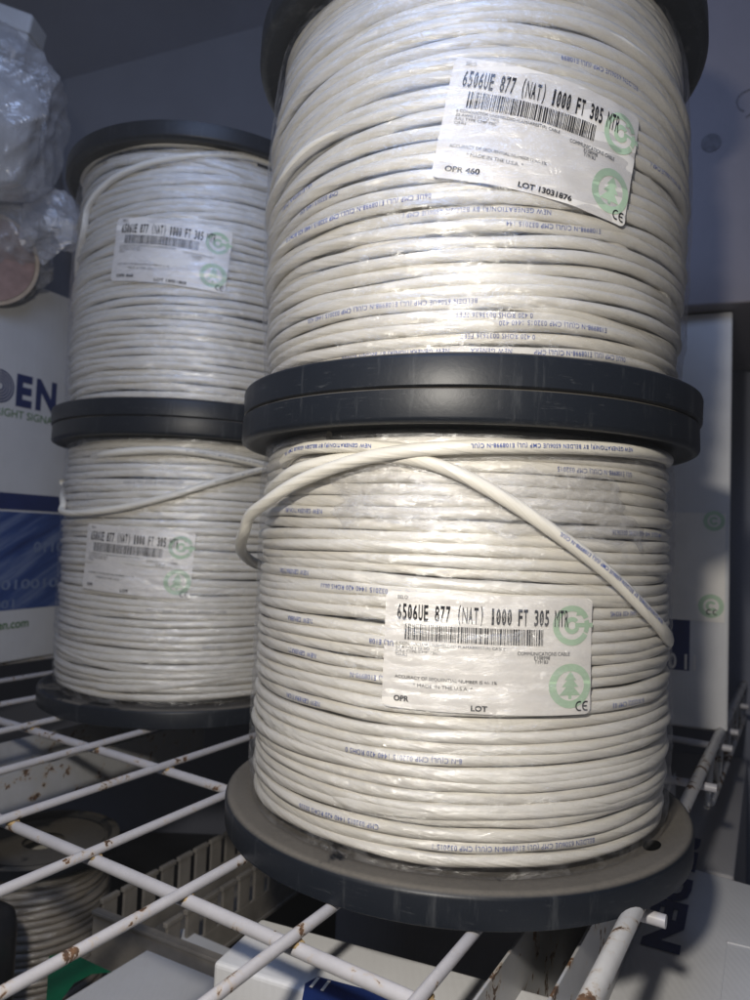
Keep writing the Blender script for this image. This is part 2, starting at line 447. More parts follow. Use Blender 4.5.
    # stretch film
    if film:
        nu, nv = 260, int(turns*8)
        A = np.linspace(0, 2*PI, nu, endpoint=False); Z = np.linspace(zlo+.001, zhi-.001, nv)
        AA, ZZ = np.meshgrid(A, Z, indexing='ij')
        s = (ZZ-zlo)/(zhi-zlo)
        nA = Noise1(seed+9); nB = Noise1(seed+10)
        # hugs the rows: a broad swell and shallow horizontal folds
        fold = np.abs(nA(s*24+2.2*nB(AA*1.0)+.6*np.sin(AA+2)))*.0014
        per = .5*(np.cos(AA*2+s*7)+1)
        rowp = np.abs(np.cos(PI*((ZZ-zlo-rad)/pitch-AA/(2*PI))))**.7
        rr = rc+.0009+.0009*rowp*(.6+.4*nB(AA*3+s*40))+fold*(.3+per*.7)+.0004*nB(AA*8+s*13)+winding.get('bow', 0)*np.sin(PI*s)+winding.get('lift', 0)-.003*(np.abs(2*s-1)**8)
        fb = MB(); fb.add(np.stack([cx+rr*np.cos(AA), cy+rr*np.sin(AA), ZZ], -1), grid_faces(nu, nv, True))
        fb.build('plastic_wrap', M['film'], root, smooth=True)
    if sticker: make_sticker(root, cx, cy, rc+.0008+winding.get('bow', 0)*1.0+winding.get('lift', 0), sticker, seed)
    return root

def make_sticker(root, cx, cy, rl, st, seed):
    c = [oncyl(px, py, cx, cy, rl) for px, py in st['corners']]      # TL TR BR BL
    (aT, zT), (aR, zR), (aQ, zQ), (aL, zL) = c
    S = np.array([[a*rl, z] for a, z in c])
    ctr = S.mean(0)
    ux = ((S[1]-S[0])+(S[2]-S[3]))/2; w = np.linalg.norm(ux); al = math.atan2(ux[1], ux[0])
    h = (np.linalg.norm(S[0]-S[3])+np.linalg.norm(S[1]-S[2]))/2
    w, h = st.get('size', (w, h))
    shear = 0
    nz = Noise1(seed+30)
    def mp(uv, off):
        u = uv[:, 0]-w/2; v = uv[:, 1]-h/2
        s = ctr[0]+u*math.cos(al)-v*math.sin(al); tt = ctr[1]+u*math.sin(al)+v*math.cos(al)
        th = s/rl
        r = rl+off+.0005*np.abs(nz(v*110+nz(u*30)*1.2))+.0003*nz(u*90+v*60)
        return np.stack([cx+r*np.cos(th), cy+r*np.sin(th), tt], -1)
    nu, nv = 100, 90
    U, V = np.meshgrid(np.linspace(0, w, nu), np.linspace(0, h, nv), indexing='ij')
    # rounded corners: pull the corner vertices in
    uv = np.stack([U.ravel(), V.ravel()], -1)
    rcn = .0035
    for i, (u, v) in enumerate(uv):
        du = max(rcn-u, u-(w-rcn), 0); dv = max(rcn-v, v-(h-rcn), 0); d = math.hypot(du, dv)
        if d > rcn and du > 0 and dv > 0:
            k = rcn/d; cu_ = rcn if u < w/2 else w-rcn; cv = rcn if v < h/2 else h-rcn
            uv[i] = (cu_+(u-cu_)*k, cv+(v-cv)*k)
    mb = MB(); mb.add(mp(uv, 0), grid_faces(nu, nv)); lab = mb.build('sticker', M['sticker'], root, smooth=True)
    def X(p): return p/704*w          # layout measured on a 704 x 412 drawing, origin top left
    def Y(p): return h-p/412*h
    def put(mb, txt, x0, y0, x1, y1, bold=.02):
        if mb is None:
            q = MB(); put(q, txt, x0, y0, x1, y1, bold); q.build('fine_print' if bold == 0 else 'lettering', M['ink_pale' if bold == 0 else 'ink_black'], lab); return
        v, f = fit_text(txt, X(x0), Y(y1), X(x1)-X(x0), Y(y0)-Y(y1), bold)
        mb.add(mp(v, .00045), f)
    t1 = MB()
    hdr = '6506UE 877 (NAT) 1000 FT 305 MTR'; cw = (610-42)/(len(hdr)-.2)
    for k, ch in enumerate(hdr):
        if ch == ' ': continue
        x0 = 42+k*cw; gw = cw*(.92 if ch in 'MN' else .78 if ch not in '1()' else .42); xo = x0+(cw*.8-gw)/2
        put(t1, ch, xo, 38 if ch in '()' else 44, xo+gw, 108 if ch in '()' else 102, .0 if ch in 'MNR1' else .025)
        if ch == '0':
            q = np.array([(X(xo+gw*.22), Y(92)), (X(xo+gw*.36), Y(92)), (X(xo+gw*.82), Y(54)), (X(xo+gw*.68), Y(54))]); t1.add(mp(q, .00036), [(0, 1, 2, 3)])
    t1.build('lettering', M['ink_black'], lab); t1 = MB()
    put(None, st.get('opr', 'OPR'), 42, 368, st.get('oprx', 92), 388, .03)
    put(None, st.get('lot', 'LOT'), 292, 382, st.get('lotx', 344), 402, .03)
    # CE mark: two open arcs
    for cxm, bar in ((660, False), (686, True)):
        n = 14; pts = []; 
        for rr in (18, 12.5):
            for k in range(n):
                a = math.radians(65+230*k/(n-1)); pts.append((X(cxm+rr*.9*math.cos(a)), Y(382-rr*math.sin(a))))
        t1.add(mp(np.array(pts), .0003), [(k, k+1, n+k+1, n+k) for k in range(n-1)])
        if bar:
            q = np.array([(X(cxm-14), Y(384.5)), (X(cxm+3), Y(384.5)), (X(cxm+3), Y(379)), (X(cxm-14), Y(379))]); t1.add(mp(q, .0003), [(0, 1, 2, 3)])
    t1.build('conformity_mark', M['ink_black'], lab)
    b = MB(); r2 = random.Random(11); x = 70
    while x < 522:
        bw = r2.choice((2.2, 2.2, 3.5, 5.5)); 
        n = 6
        q = np.array([(X(x+dx), Y(114+(170-114)*k/(n-1))) for k in range(n) for dx in (0, bw)])
        b.add(mp(q, .0003), [(2*k, 2*k+1, 2*k+3, 2*k+2) for k in range(n-1)])
        x += bw+r2.choice((2.4, 2.4, 3.2, 4.5))
    b.build('barcode', M['ink_black'], lab)
    for (txt, x0, y0, x1, y1) in (('BELO', 42, 16, 76, 26), ('6 CONDUCTOR UNSHIELDED FLAMARREST(R) CABLE', 42, 180, 396, 190), ('22 AWG (.32 SQ MM)', 42, 194, 188, 203), ('(UL) TYPE CMP 75C', 42, 207, 182, 216),
                                ('C(UL)', 42, 220, 82, 229), ('COMMUNICATIONS CABLE', 436, 192, 616, 202), ('E108998', 492, 207, 546, 216), ('T191B3', 494, 221, 540, 230),
                                ('ACCURACY OF SEQUENTIAL NUMBER IS +/- 1%', 42, 298, 372, 308), ('* MADE IN THE U.S.A. *', 104, 322, 296, 332)):
        put(None, txt, x0, y0-1.5, x1, y1+1.5, 0)
    ge = MB()
    def ringp(cx_, cy_, r0, r1, a0=0, a1=360, n=48):
        pts = [(X(cx_+r*math.cos(math.radians(a0+(a1-a0)*k/n))), Y(cy_-r*math.sin(math.radians(a0+(a1-a0)*k/n)))) for r in (r1, r0) for k in range(n+1)]
        ge.add(mp(np.array(pts), .00022), [(k, k+1, n+1+k+1, n+1+k) for k in range(n)])
    ringp(625, 97, 50, 71, 25, 330); ringp(625, 97, 50, 68, 335, 378)
    ringp(625, 97, 14, 30, 40, 340)
    q = np.array([(X(637), Y(88)), (X(716-8), Y(88)), (X(716-8), Y(104)), (X(637), Y(104))]); ge.add(mp(q, .0002), [(0, 1, 2, 3)])
    q = np.array([(X(648), Y(30)), (X(676), Y(60)), (X(640), Y(62))]); ge.add(mp(q, .00025), [(0, 1, 2)])
    ge.build('emblem', M['green'], lab); ge = MB()
    ringp(624, 310, 52, 78)
    for (yt, yb, wb) in ((258, 290, 22), (276, 314, 31), (298, 344, 40)):
        q = np.array([(X(624), Y(yt)), (X(624-wb), Y(yb)), (X(624+wb), Y(yb))]); ge.add(mp(q, .00020+yt*1e-7), [(0, 1, 2)])
    q = np.array([(X(618), Y(344)), (X(630), Y(344)), (X(630), Y(356)), (X(618), Y(356))]); ge.add(mp(q, .0002), [(0, 1, 2, 3)])
    ge.build('emblem', M['green'], lab)

R, TH = .150, .0173
X1, Y1, H1 = .059, .4914, .2218
X2, Y2, H2 = -.203, .8069, .2514
RC, RAD = .1338, .0032
PHR = 'NEW GENERATION(R) BY BELDEN 6506UE CMP (UL) E108998-N C(UL) CMP 032015 1440 420 ROHS 0033636 FEET     ' * 2
a_ = lambda px, py, cx, cy, r=RC: oncyl(px, py, cx, cy, r)

def cyl_seq(cx, cy, pts):
    out = []; last = None
    for (px, py, r) in pts:
        a, z = oncyl(px, py, cx, cy, r)
        if last is not None:
            while a-last > PI: a -= 2*PI
            while a-last < -PI: a += 2*PI
        last = a; out.append((a, z, r))
    return out
def extend(seq, pre=(), post=()):
    return [(seq[0][0]+d, seq[0][1]+dz, r) for (d, dz, r) in pre]+seq+[(seq[-1][0]+d, seq[-1][1]+dz, r) for (d, dz, r) in post]

# prints on a spool: list of (px, py, first char, chars)
def at_prints(lst, cx, cy, r=RC):
    out = []
    for (px, py, o, n) in lst:
        a, z = oncyl(px, py, cx, cy, r); out.append((z, a, o, n))
    return out
SPG = 'spools of white cable'
# front lower spool
strA = cyl_seq(X1, Y1, [(244, 532, .1475), (250, 516, .1475), (268, 501, .145), (300, 481, .142), (350, 462, .140), (400, 452, .1395), (470, 447, .139), (560, 447, .138), (640, 452, .136)])
strA = extend(strA, pre=[(-1.1, -.034, .122), (-.75, -.030, .134), (-.45, -.022, .143), (-.2, -.012, .147)], post=[(.35, .001, .133), (.7, .002, .128)])
strB = cyl_seq(X1, Y1, [(268, 503, .129), (277, 484, .1365), (296, 470, .1385), (330, 461, .136), (375, 457, .1345), (412, 459, .136), (450, 470, .139), (500, 496, .1395), (560, 536, .1395), (610, 575, .1395), (645, 610, .1395), (664, 632, .1375), (671, 648, .131), (671, 660, .124)])
strB = extend(strB, pre=[(-.12, -.004, .120)], post=[(.1, -.004, .118)])
strC = cyl_seq(X1, Y1, [(285, 462, .133), (300, 450, .136), (350, 446, .137), (410, 450, .135)])
pr1 = dict(text=PHR, at=at_prints([(300, 513, 0, 17), (292, 572, 0, 14), (380, 583, 45, 44), (300, 617, 0, 10), (380, 640, 40, 8), (636, 602, 60, 24), (640, 535, 60, 32), (600, 470, 40, 30), (300, 655, 0, 12), (370, 673, 36, 18), (300, 700, 0, 14), (400, 755, 50, 36), (330, 810, 60, 30), (520, 838, 20, 52), (628, 700, 50, 16)], X1, Y1), ink='ink_blue')
build_spool('cable_spool', X1, Y1, 0, R, TH, H1, RC, RAD, 3, 'lower front spool of cream cable, two loose strands crossing its top, dusty black base flange', SPG,
            dict(lift=.0009, amp=.0016, jz=.0006, jr=.0009, pitch=1.98, holes=[(652, 846)]), sticker=dict(corners=[(385, 589), (592, 599), (590, 713), (383, 706)]),
            prints=pr1, loose=[(strA, RAD*1.12), (strB, RAD*1.08), (strC, RAD*1.1)],
            wraps=[(3.4, 6.1, .07, .062, .25), (4.0, 6.6, .045, .050, .2), (2.6, 5.6, .15, .156, .2)])
fr = [o for o in D.objects if o.name == 'cable_spool'][0]
pc = [oncyl(px, py, X1, Y1, RC) for px, py in ((338, 474), (600, 470), (640, 548), (345, 520))]
nu, nv = 70, 30; n_a = Noise1(501); mb = MB(); V = []
for i in range(nu):
    for j in range(nv):
        a, b = i/(nu-1), j/(nv-1)
        th = (pc[0][0]*(1-a)+pc[1][0]*a)*(1-b)+(pc[3][0]*(1-a)+pc[2][0]*a)*b
        z = (pc[0][1]*(1-a)+pc[1][1]*a)*(1-b)+(pc[3][1]*(1-a)+pc[2][1]*a)*b
        ed = .004*float(n_a(a*14+b*3)); z += ed*(b-.5)*2; th += .05*float(n_a(b*9+40))*(a-.5)*2
        r = RC+.0026+.0007*float(n_a(z*700+a*4))+.0004*float(n_a(a*50+b*31))
        V.append((X1+r*math.cos(th), Y1+r*math.sin(th), z))
mb.add(V, grid_faces(nu, nv)); mb.build('film_patch', M['film_patch'], fr, smooth=True)
# front upper spool
zu = TH*2+H1
pr2 = dict(text=PHR, at=at_prints([(350, 213, 30, 56), (470, 207, 0, 40), (560, 209, 44, 30), (320, 205, 60, 20), (380, 303, 20, 60), (495, 311, 74, 26), (560, 320, 44, 36), (500, 321, 74, 24), (380, 348, 0, 34), (590, 335, 30, 34), (600, 75, 20, 30), (660, 180, 20, 20), (490, 345, 0, 10), (300, 200, 40, 20)], X1+.001, Y1, RC+.003), ink='ink_blue')
zz = lambda py, px=470: oncyl(px, py, X1, Y1, RC)[1]
build_spool('cable_spool', X1+.001, Y1, zu+.0004, R+.0005, TH, H1, RC+.0012, RAD, 21, 'upper front spool of white cable under clear film, top cut off by the picture', SPG,
            dict(lift=.0010, amp=.004, jz=.0010, jr=.0013, pitch=1.94, topmess=.020, tphase=PI, bow=.005, taper=.004, hole=50), sticker=dict(corners=[(455, 58), (641, 119), (622, 229), (431, 176)], opr='OPR 460', oprx=160, lot='LOT 13031876', lotx=480),
            prints=pr2,
            wraps=[(3.0, 4.9, zz(130)-.02, zz(30), .5), (4.4, 6.3, zz(25), zz(120)-.01, .5), (2.9, 5.2, zz(100)-.015, zz(60)+.012, .35), (4.8, 6.6, zz(90), zz(260), .5), (3.1, 5.4, zz(260), zz(205), .3), (4.5, 6.4, zz(190), zz(300), .4), (3.2, 5.7, zz(10), zz(20), .6), (3.3, 6.0, zz(-20), zz(-5), .7), (4.3, 6.0, zz(300), zz(318), .25)])
# back lower spool
RB, RCB, RADB = .152, .1365, .0036
strD = cyl_seq(X2, Y2, [(63, 500, .139), (62, 511, .144), (80, 513, .142), (120, 508, .1415), (170, 496, .1415), (230, 478, .1415), (290, 462, .141)])
strD = extend(strD, pre=[(-.25, .02, .139), (-.6, .03, .133)], post=[(.4, .015, .138), (.7, .02, .131)])
strE = cyl_seq(X2, Y2, [(120, 452, .138), (170, 450, .141), (220, 456, .141), (280, 470, .141)])
strE = extend(strE, pre=[(-.3, -.003, .132)], post=[(.3, -.01, .133)])
pr3 = dict(text=PHR, at=at_prints([(185, 612, 20, 40), (150, 478, 20, 30), (210, 645, 40, 10)], X2, Y2, RCB), ink='ink_grey')
build_spool('cable_spool', X2, Y2, 0, RB, TH, H2, RCB, RADB, 41, 'lower back spool, a loose strand slanting across it, beside the blue printed carton', SPG,
            dict(lift=.0006, amp=.002, jz=.0008, jr=.0011, pitch=1.95, holes=[(70, 687)]), sticker=dict(corners=[(87, 522), (193, 534), (193, 599), (84, 589)], slash=()),
            prints=pr3, loose=[(strD, RADB*.9), (strE, RADB)],
            wraps=[(3.3, 5.6, .06, .045, .3), (4.2, 6.3, .03, .052, .2), (3.0, 5.0, .20, .207, .3)])
# back upper spool
zu2 = TH*2+H2
zb = lambda py, px=190: oncyl(px, py, X2, Y2, RCB)[1]
strF = cyl_seq(X2, Y2, [(84, 235, .139), (89, 208, .1395), (108, 184, .1390), (145, 165, .1388), (195, 156, .1386), (250, 157, .138)])
strF = extend(strF, pre=[(-.3, -.03, .135)], post=[(.4, .0, .136), (.8, -.004, .131)])
pr4 = dict(text=PHR, at=at_prints([(190, 312, 20, 30)], X2, Y2, RCB), ink='ink_grey')
build_spool('cable_spool', X2-.001, Y2, zu2+.0004, RB+.0005, TH, H2-.004, RCB+.0008, RADB, 63, 'upper back spool of white cable in glossy film, below the plastic bag', SPG,
            dict(lift=.0022, amp=.003, jz=.0010, jr=.0014, pitch=1.95, topmess=.010, tphase=PI/2+PI, bow=.001, hole=30), sticker=dict(corners=[(119, 217), (231, 233), (227, 294), (110, 282)], opr='OPR 868', oprx=160, lot='LOT 13051803', lotx=480, slash=()),
            prints=pr4, loose=[(strF, RADB*.9)],
            wraps=[(3.2, 5.6, zb(200), zb(168), .4), (4.0, 6.2, zb(150), zb(175), .5), (3.4, 5.5, zb(145), zb(140), .5), (4.2, 6.1, zb(230), zb(215), .3)])

# ---------------------------------------------------------------- wire shelf
A60 = math.radians(59.3)
du = np.array([math.cos(A60), math.sin(A60), 0]); dn = np.array([-math.sin(A60), math.cos(A60), 0])
shelf = empty('wire_shelf', (0, .6, 0)); tag(shelf, 'chipped white wire shelf carrying the cable spools', 'wire shelf')
WR = .0028
def rod(a, b, r, name, mat, n=40, parent=shelf, wob=.0004):
    a = np.array(a, float); b = np.array(b, float); k = np.linspace(0, 1, n)[:, None]
    P = a+(b-a)*k; P[:, 2] += wob*np.sin(k[:, 0]*13+a[0]*50)
    mb = MB(); 
    # domed ends
    v, f = tube(P, r, 16); mb.add(v, f)
    o = mb.build(name, mat, parent, smooth=True)
    md = o.modifiers.new('e', 'EDGE_SPLIT'); md.split_angle = math.radians(50); return o
HA, HB = onz(590, 1000), onz(720, 733)
EK = float((HB-HA)@dn/((HB-HA)@du))
offs = [.1307, .1985, .2697, .345, .4257, .5119, .607, .70, .80, .90]
for o_ in offs:
    if o_ > .3: s0, s1 = -.05, 1.45
    else: s0, s1 = .05, 1.0
    rod(dn*o_+du*s0+(0, 0, -WR), dn*o_+du*s1+(0, 0, -WR), WR, 'wire', M['wire_paint'])
cz = -2*WR-.0033
cross = [.273, float(onz(650, 918, cz)@du), float(onz(700, 786, cz)@du), float(onz(716, 746, cz)@du), .85, 1.0, 1.2]
for c_ in cross:
    e_off = .0640+(c_-.33)*EK-.0065
    rod(dn*e_off+du*c_+(0, 0, -2*WR-.0033), dn*1.0+du*(c_+.03)+(0, 0, -2*WR-.0033), .0034, 'cross_rod', M['wire_paint'])
    for o_ in offs:
        if c_ > 1.1 and o_ < .5: continue
        P = dn*o_+du*(c_+.03*(o_-.04)/.96)+np.array([0, 0, -2*WR-.0006])
        d1 = MB(); n = 10
        v, f = lathe([(.0001, P[2]-.0026), (.0034, P[2]-.0020), (.0040, P[2]-.0006), (.0035, P[2]+.0005), (.0001, P[2]+.0009)], P[0]+rng.uniform(-.001, .001), P[1], 12)
        v = v.copy(); v[:, 0] += .0006*np.sin(v[:, 1]*2000)
        if c_ < .8: d1.add(v, f); d1.build('weld_bead', M['weld'], shelf, smooth=True)
# thick edge rod with a lower twin and zigzag truss
E0 = dn*.0640
EH = (HB-HA)/np.linalg.norm(HB-HA)
rod(HA-EH*.15, HA+EH*.95, .0045, 'edge_rod', M['rod_paint'])
rod(HA+EH*.42+(0, 0, -.045), HA+EH*.95+(0, 0, -.045), .004, 'lower_edge_rod', M['rod_paint'])
zz_ = []
for k, s in enumerate(np.arange(.72, 1.16, .045)):
    zz_.append(HA+EH*(s-.33)+np.array([0, 0, -.006 if k % 2 else -.041]))
mb = MB(); v, f = tube(smooth_path(zz_, 200), .0026, 10); mb.add(v, f); mb.build('truss_wire', M['rod_paint'], shelf, smooth=True)

# two sheet metal channels under the shelf
def channel(p_edge, q_edge, z, depth, s0, s1, label, t=.0015, slope=0):
    root = empty('metal_channel', tuple(p_edge*1.0+du*s0)); tag(root, label, 'metal channel', 'metal channels under the shelf')
    L = s1-s0
    for nm, e in (('side_plate', p_edge), ('side_plate', q_edge)):
        mb = MB(); c = e+du*(s0+s1)/2+np.array([0, 0, z-depth/2]); mb.box(c, (L, t, depth), A60); mb.build(nm, M['sheet_metal'], root, bevel=.0004)
    mb = MB(); w = np.linalg.norm(q_edge-p_edge); c = (p_edge+q_edge)/2+du*(s0+s1)/2+np.array([0, 0, z-depth+t]); mb.box(c, (L-.002, w-t-.0004, t), A60); mb.build('web', M['sheet_metal'], root)
def off_of(px, py, z):
    P = onz(px, py, z); return float(P@dn), float(P@du)
zc = -.022
o1, s1_ = off_of(514, 945, zc); o2, s2_ = off_of(582, 940, zc)
channel(dn*o1, dn*o2, zc, .07, s1_-.25, s1_+.35, 'rust streaked metal channel below the front spool, by the shelf edge rod')
zc = -.05
o1, s1_ = off_of(85, 723, zc); o2, s2_ = off_of(77, 755, zc)
channel(dn*o1, dn*o2, zc, .040, s1_-.5, s1_+.10, 'grey metal channel below the back spool, left part of the picture')

# ---------------------------------------------------------------- cartons
def carton(name, P, ang, L, W_, Hh, z, mat, label, side=1, group=None, tilt=0):
    """corner P (x,y) on the ground plan, face running along ang for L, depth W_ to the left (side=1) or right (-1)"""
    ang = math.radians(ang)
    e = np.array([math.cos(ang), math.sin(ang), 0]); n = np.array([-e[1], e[0], 0])*side
    P = np.array([P[0], P[1], 0])
    root = empty(name, (P[0], P[1], z)); tag(root, label, 'carton', group)
    root.location = (P[0], P[1], z); 
    c = P+e*L/2+n*W_/2+np.array([0, 0, z+Hh/2])
    mb = MB(); mb.box(c, (L, W_, Hh), ang); o = mb.build('panel', mat, root, bevel=.0025, seg=3)
    # closing flaps seam strip on the top
    mb = MB(); mb.box(c+np.array([0, 0, Hh/2+.0008]), (L*.985, W_/2-.002, .0016), ang)
    return root, P, e, n, o
def flat_on(root, O, ex, ey, geo, name, mat, off=.0006, parent=None):
    """2-D shapes in metres laid on the plane through O spanned by ex, ey"""
    v, f = geo; nn = np.cross(ex, ey)
    W = O+v[:, :1]*ex+v[:, 1:2]*ey+nn*off
    mb = MB(); mb.v.append(to_local(W, root)); mb.f = f; mb.n = len(W)
    me = D.meshes.new(name); me.from_pydata(mb.v[0].tolist(), [], f); me.materials.append(mat)
    o = D.objects.new(name, me); COL.objects.link(o); o.parent = parent or root; ORG[o.name] = ORG.get(root.name, (0, 0, 0)); return o
def rect(x0, y0, x1, y1): return np.array([(x0, y0), (x1, y0), (x1, y1), (x0, y1)]), [(0, 1, 2, 3)]
def join(*gs):
    V = []; Fc = []; n = 0
    for v, f in gs: V.append(v); Fc += [tuple(i+n for i in t) for t in f]; n += len(v)
    return np.concatenate(V), Fc
def ring2(cx, cy, r0, r1, a0=0, a1=360, n=40):
    p = [(cx+r*math.cos(math.radians(a0+(a1-a0)*k/n)), cy+r*math.sin(math.radians(a0+(a1-a0)*k/n))) for r in (r1, r0) for k in range(n+1)]
    return np.array(p), [(k, k+1, n+2+k, n+1+k) for k in range(n)]

# left carton : face recedes to the right, seen from its right side
pl = onz(0, 664, 0); LA = 66
ca = math.radians(LA); e = np.array([math.cos(ca), math.sin(ca), 0]); nrm = np.array([e[1], -e[0], 0])
st_ = pl-e*.35
HL = float(onplane(48, 290, pl, nrm)[2])
lroot, lP, le, ln, lo = carton('printed_carton', st_, LA, .35+.175, .34, HL, .0005, M['carton'], 'white carton with big blue lettering and blue picture, left of the back spools', side=1)
def lb(px, py):
    w = onplane(px, py, pl, nrm); return float((w-pl)@e), float(w[2])
O = pl*[1, 1, 0]; ez = np.array([0, 0, 1.])
# BELDEN : the E spans px 15-33, 372-407
u0, zt = lb(16, 372); u1, zb_ = lb(33, 407); uN, _ = lb(53, 380)
hh = zt-zb_; 
u0 = lb(16, 390)[0]; u1 = lb(33, 390)[0]; uN0 = lb(36, 390)[0]; uN1 = lb(60, 390)[0]
z1 = lb(16, 373)[1]; z0_ = lb(16, 406)[1]; hh = z1-z0_
LW = (u1-u0)*1.14
shapes = []
for k, ch in enumerate('BELD'):
    if ch == 'D': continue
    shapes.append(fit_text(ch, u0-LW*(4-k)-.012, z0_, (u1-u0)*.95, hh, .05))
shapes.append(fit_text('E', u0, z0_, (u1-u0)*.95, hh, .05))
shapes.append(fit_text('N', uN0, z0_, (uN1-uN0)*.85, hh, .05))
dc = u0-(u1-u0)*.12-hh*.5
for k in range(5):
    r_ = hh*.50-k*hh*.085; shapes.append(ring2(dc, z0_+hh/2, max(r_-hh*.055, .001), r_, -90, 90))
shapes.append(rect(dc-hh*.12, z0_, dc-hh*.02, z0_+hh))
flat_on(lroot, O, e, ez, join(*shapes), 'lettering', M['carton_blue'])
# slogan
zs1 = lb(10, 409)[1]; zs0 = lb(10, 417)[1]
ur = lb(0, 413)[0]; us = lb(53, 413)[0]
wfull = (us-ur)
flat_on(lroot, O, e, ez, fit_text('SENDING ALL THE RIGHT SIGNALS', ur-wfull*1.62, zs0, wfull*2.78, zs1-zs0, .01), 'slogan', M['carton_green'])
zb1 = lb(0, 492)[1]; zb0 = lb(0, 509)[1]
zt2 = lb(0, 511)[1]; zl2 = lb(0, 611)[1]
flat_on(lroot, O, e, ez, rect(-.34, zb0, .170, zb1), 'blue_band', M['carton_blue'], .0004)
pic = flat_on(lroot, O, e, ez, rect(-.34, zl2, .170, zt2), 'picture', M['picture'], .0004)
flat_on(lroot, O, e, ez, join(fit_text('0110', lb(33, 550)[0], lb(33, 552)[1], .05, .014), fit_text('010010', lb(0, 590)[0], lb(20, 580)[1]-.012, .09, .013), fit_text('1001', lb(0, 610)[0]-.02, lb(0, 609)[1]-.0, .04, .011)), 'digits', M['digit_blue'], .0008, pic)
flat_on(lroot, O, e, ez, fit_text('www.belden.com', lb(28, 626)[0]-.115, lb(0, 630)[1], .115, .012, .02), 'web_address', M['carton_green'])
# right carton, standing on the shelf edge, face runs along the cross rods
pr = onz(728, 733, 0); RA = 180-22
rr_, rP, re_, rn, ro_ = carton('blank_carton', pr, RA, .34, .30, 0.0, 0, M['carton'], '', side=-1) if False else (None,)*5
htop = float(onplane(738, 311, pr, np.array([math.sin(math.radians(22)), math.cos(math.radians(22)), 0]))[2])
rr_, rP, re_, rn, ro_ = carton('stickered_carton', pr, RA, .34, .012+.20, htop, .0005, M['carton'], 'pale carton with faint green round stickers and blue corner, right of the front spools', side=-1)
nR = np.array([-math.sin(math.radians(22)), -math.cos(math.radians(22)), 0])
ex = -re_ ; OR = pr*[1, 1, 0]
def rb(px, py):
    w = onplane(px, py, pr, nR); return float((w-OR)@ex), float(w[2])
u0, z0_ = rb(700, 621); uL, zL = rb(655, 512)
lab = flat_on(rr_, OR, ex, ez, rect(rb(640, 512)[0], rb(700, 621)[1], rb(726, 512)[0], rb(700, 513)[1]), 'sticker', M['sticker'], .0006)
gsh = []
for (px, py, pr_) in ((714, 521, 11), (711, 606, 13)):
    u, z = rb(px, py); q = rb(px+pr_, py)[0]-u
    gsh += [ring2(u, z, q*.62, q), ring2(u, z, q*.2, q*.42, 30, 330)]
flat_on(rr_, OR, ex, ez, join(*gsh), 'emblem', M['green'], .0009, lab)
u, z = rb(709, 612)
flat_on(rr_, OR, ex, ez, join(ring2(u, z, .0018, .0028, 60, 300, 12), ring2(u+.006, z, .0018, .0028, 60, 300, 12)), 'mark', M['ink_black'], .0012, lab)
bp_ = flat_on(rr_, OR, ex, ez, rect(rb(640, 620)[0], rb(690, 671)[1], rb(690, 619)[0], rb(690, 620)[1]), 'blue_patch', M['carton_blue'], .0005)
flat_on(rr_, OR, ex, ez, fit_text('0 11', rb(668, 665)[0], rb(668, 668)[1], .026, .016, .02), 'digits', M['sticker'], .0010, bp_)
# big upper carton on top of it, a little nearer
zt = htop+.002
pu = ony(760, 311, .70); 
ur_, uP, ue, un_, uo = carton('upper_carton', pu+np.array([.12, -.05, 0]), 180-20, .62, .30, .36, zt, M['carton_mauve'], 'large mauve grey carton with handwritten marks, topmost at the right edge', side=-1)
nU = np.array([-math.sin(math.radians(20)), -math.cos(math.radians(20)), 0]); exU = -ue; OU = uP*[1, 1, 0]
def ub_(px, py):
    w = onplane(px, py, uP, nU); return float((w-OU)@exU), float(w[2])
u, z = ub_(711, 143); q = .0095
flat_on(ur_, OU, exU, ez, (np.array([(u+q*math.cos(a*PI/12), z+q*math.sin(a*PI/12)) for a in range(24)]), [tuple(range(24))]), 'round_mark', M['marker'], .0008)
u, z = ub_(731, 100); v, f = fit_text('CM', 0, 0, .055, .022, -.012)
v2 = fit_text('CMP', 0, 0, .062, .024, -.025)
ang = math.radians(-58); vr = np.stack([v2[0][:, 0]*math.cos(ang)-v2[0][:, 1]*math.sin(ang)+u, v2[0][:, 0]*math.sin(ang)+v2[0][:, 1]*math.cos(ang)+z], -1)
flat_on(ur_, OU, exU, ez, (vr, v2[1]), 'handwriting', M['marker'], .0008)

# below the shelf, right: white carton with the name printed up its top face
zc = -.085
B0 = onz(693, 868, zc); B1 = onz(760, 887, zc)
an = math.degrees(math.atan2(B1[1]-B0[1], B1[0]-B0[0]))
d_ = (B1-B0)/np.linalg.norm(B1-B0)
bstart = B0-d_*.05
br, bP, be, bn, bo = carton('lettered_carton', bstart, an, .50, .50, .16, zc-.16, M['carton'], 'white carton with blue lettering on its top, lower right beneath the shelf edge', side=-1)
# letters : stacked along the shelf direction, base to the left
Pn = onz(676, 955, zc); Pt = onz(690, 884, zc)
dirv = (Pn-Pt)/np.linalg.norm(Pn-Pt)
perp = np.cross(np.array([0, 0, 1.]), dirv)      # up of the letters
hL = np.linalg.norm(onz(690, 940, zc)-onz(652, 930, zc))
O2 = Pt-dirv*.10-perp*0
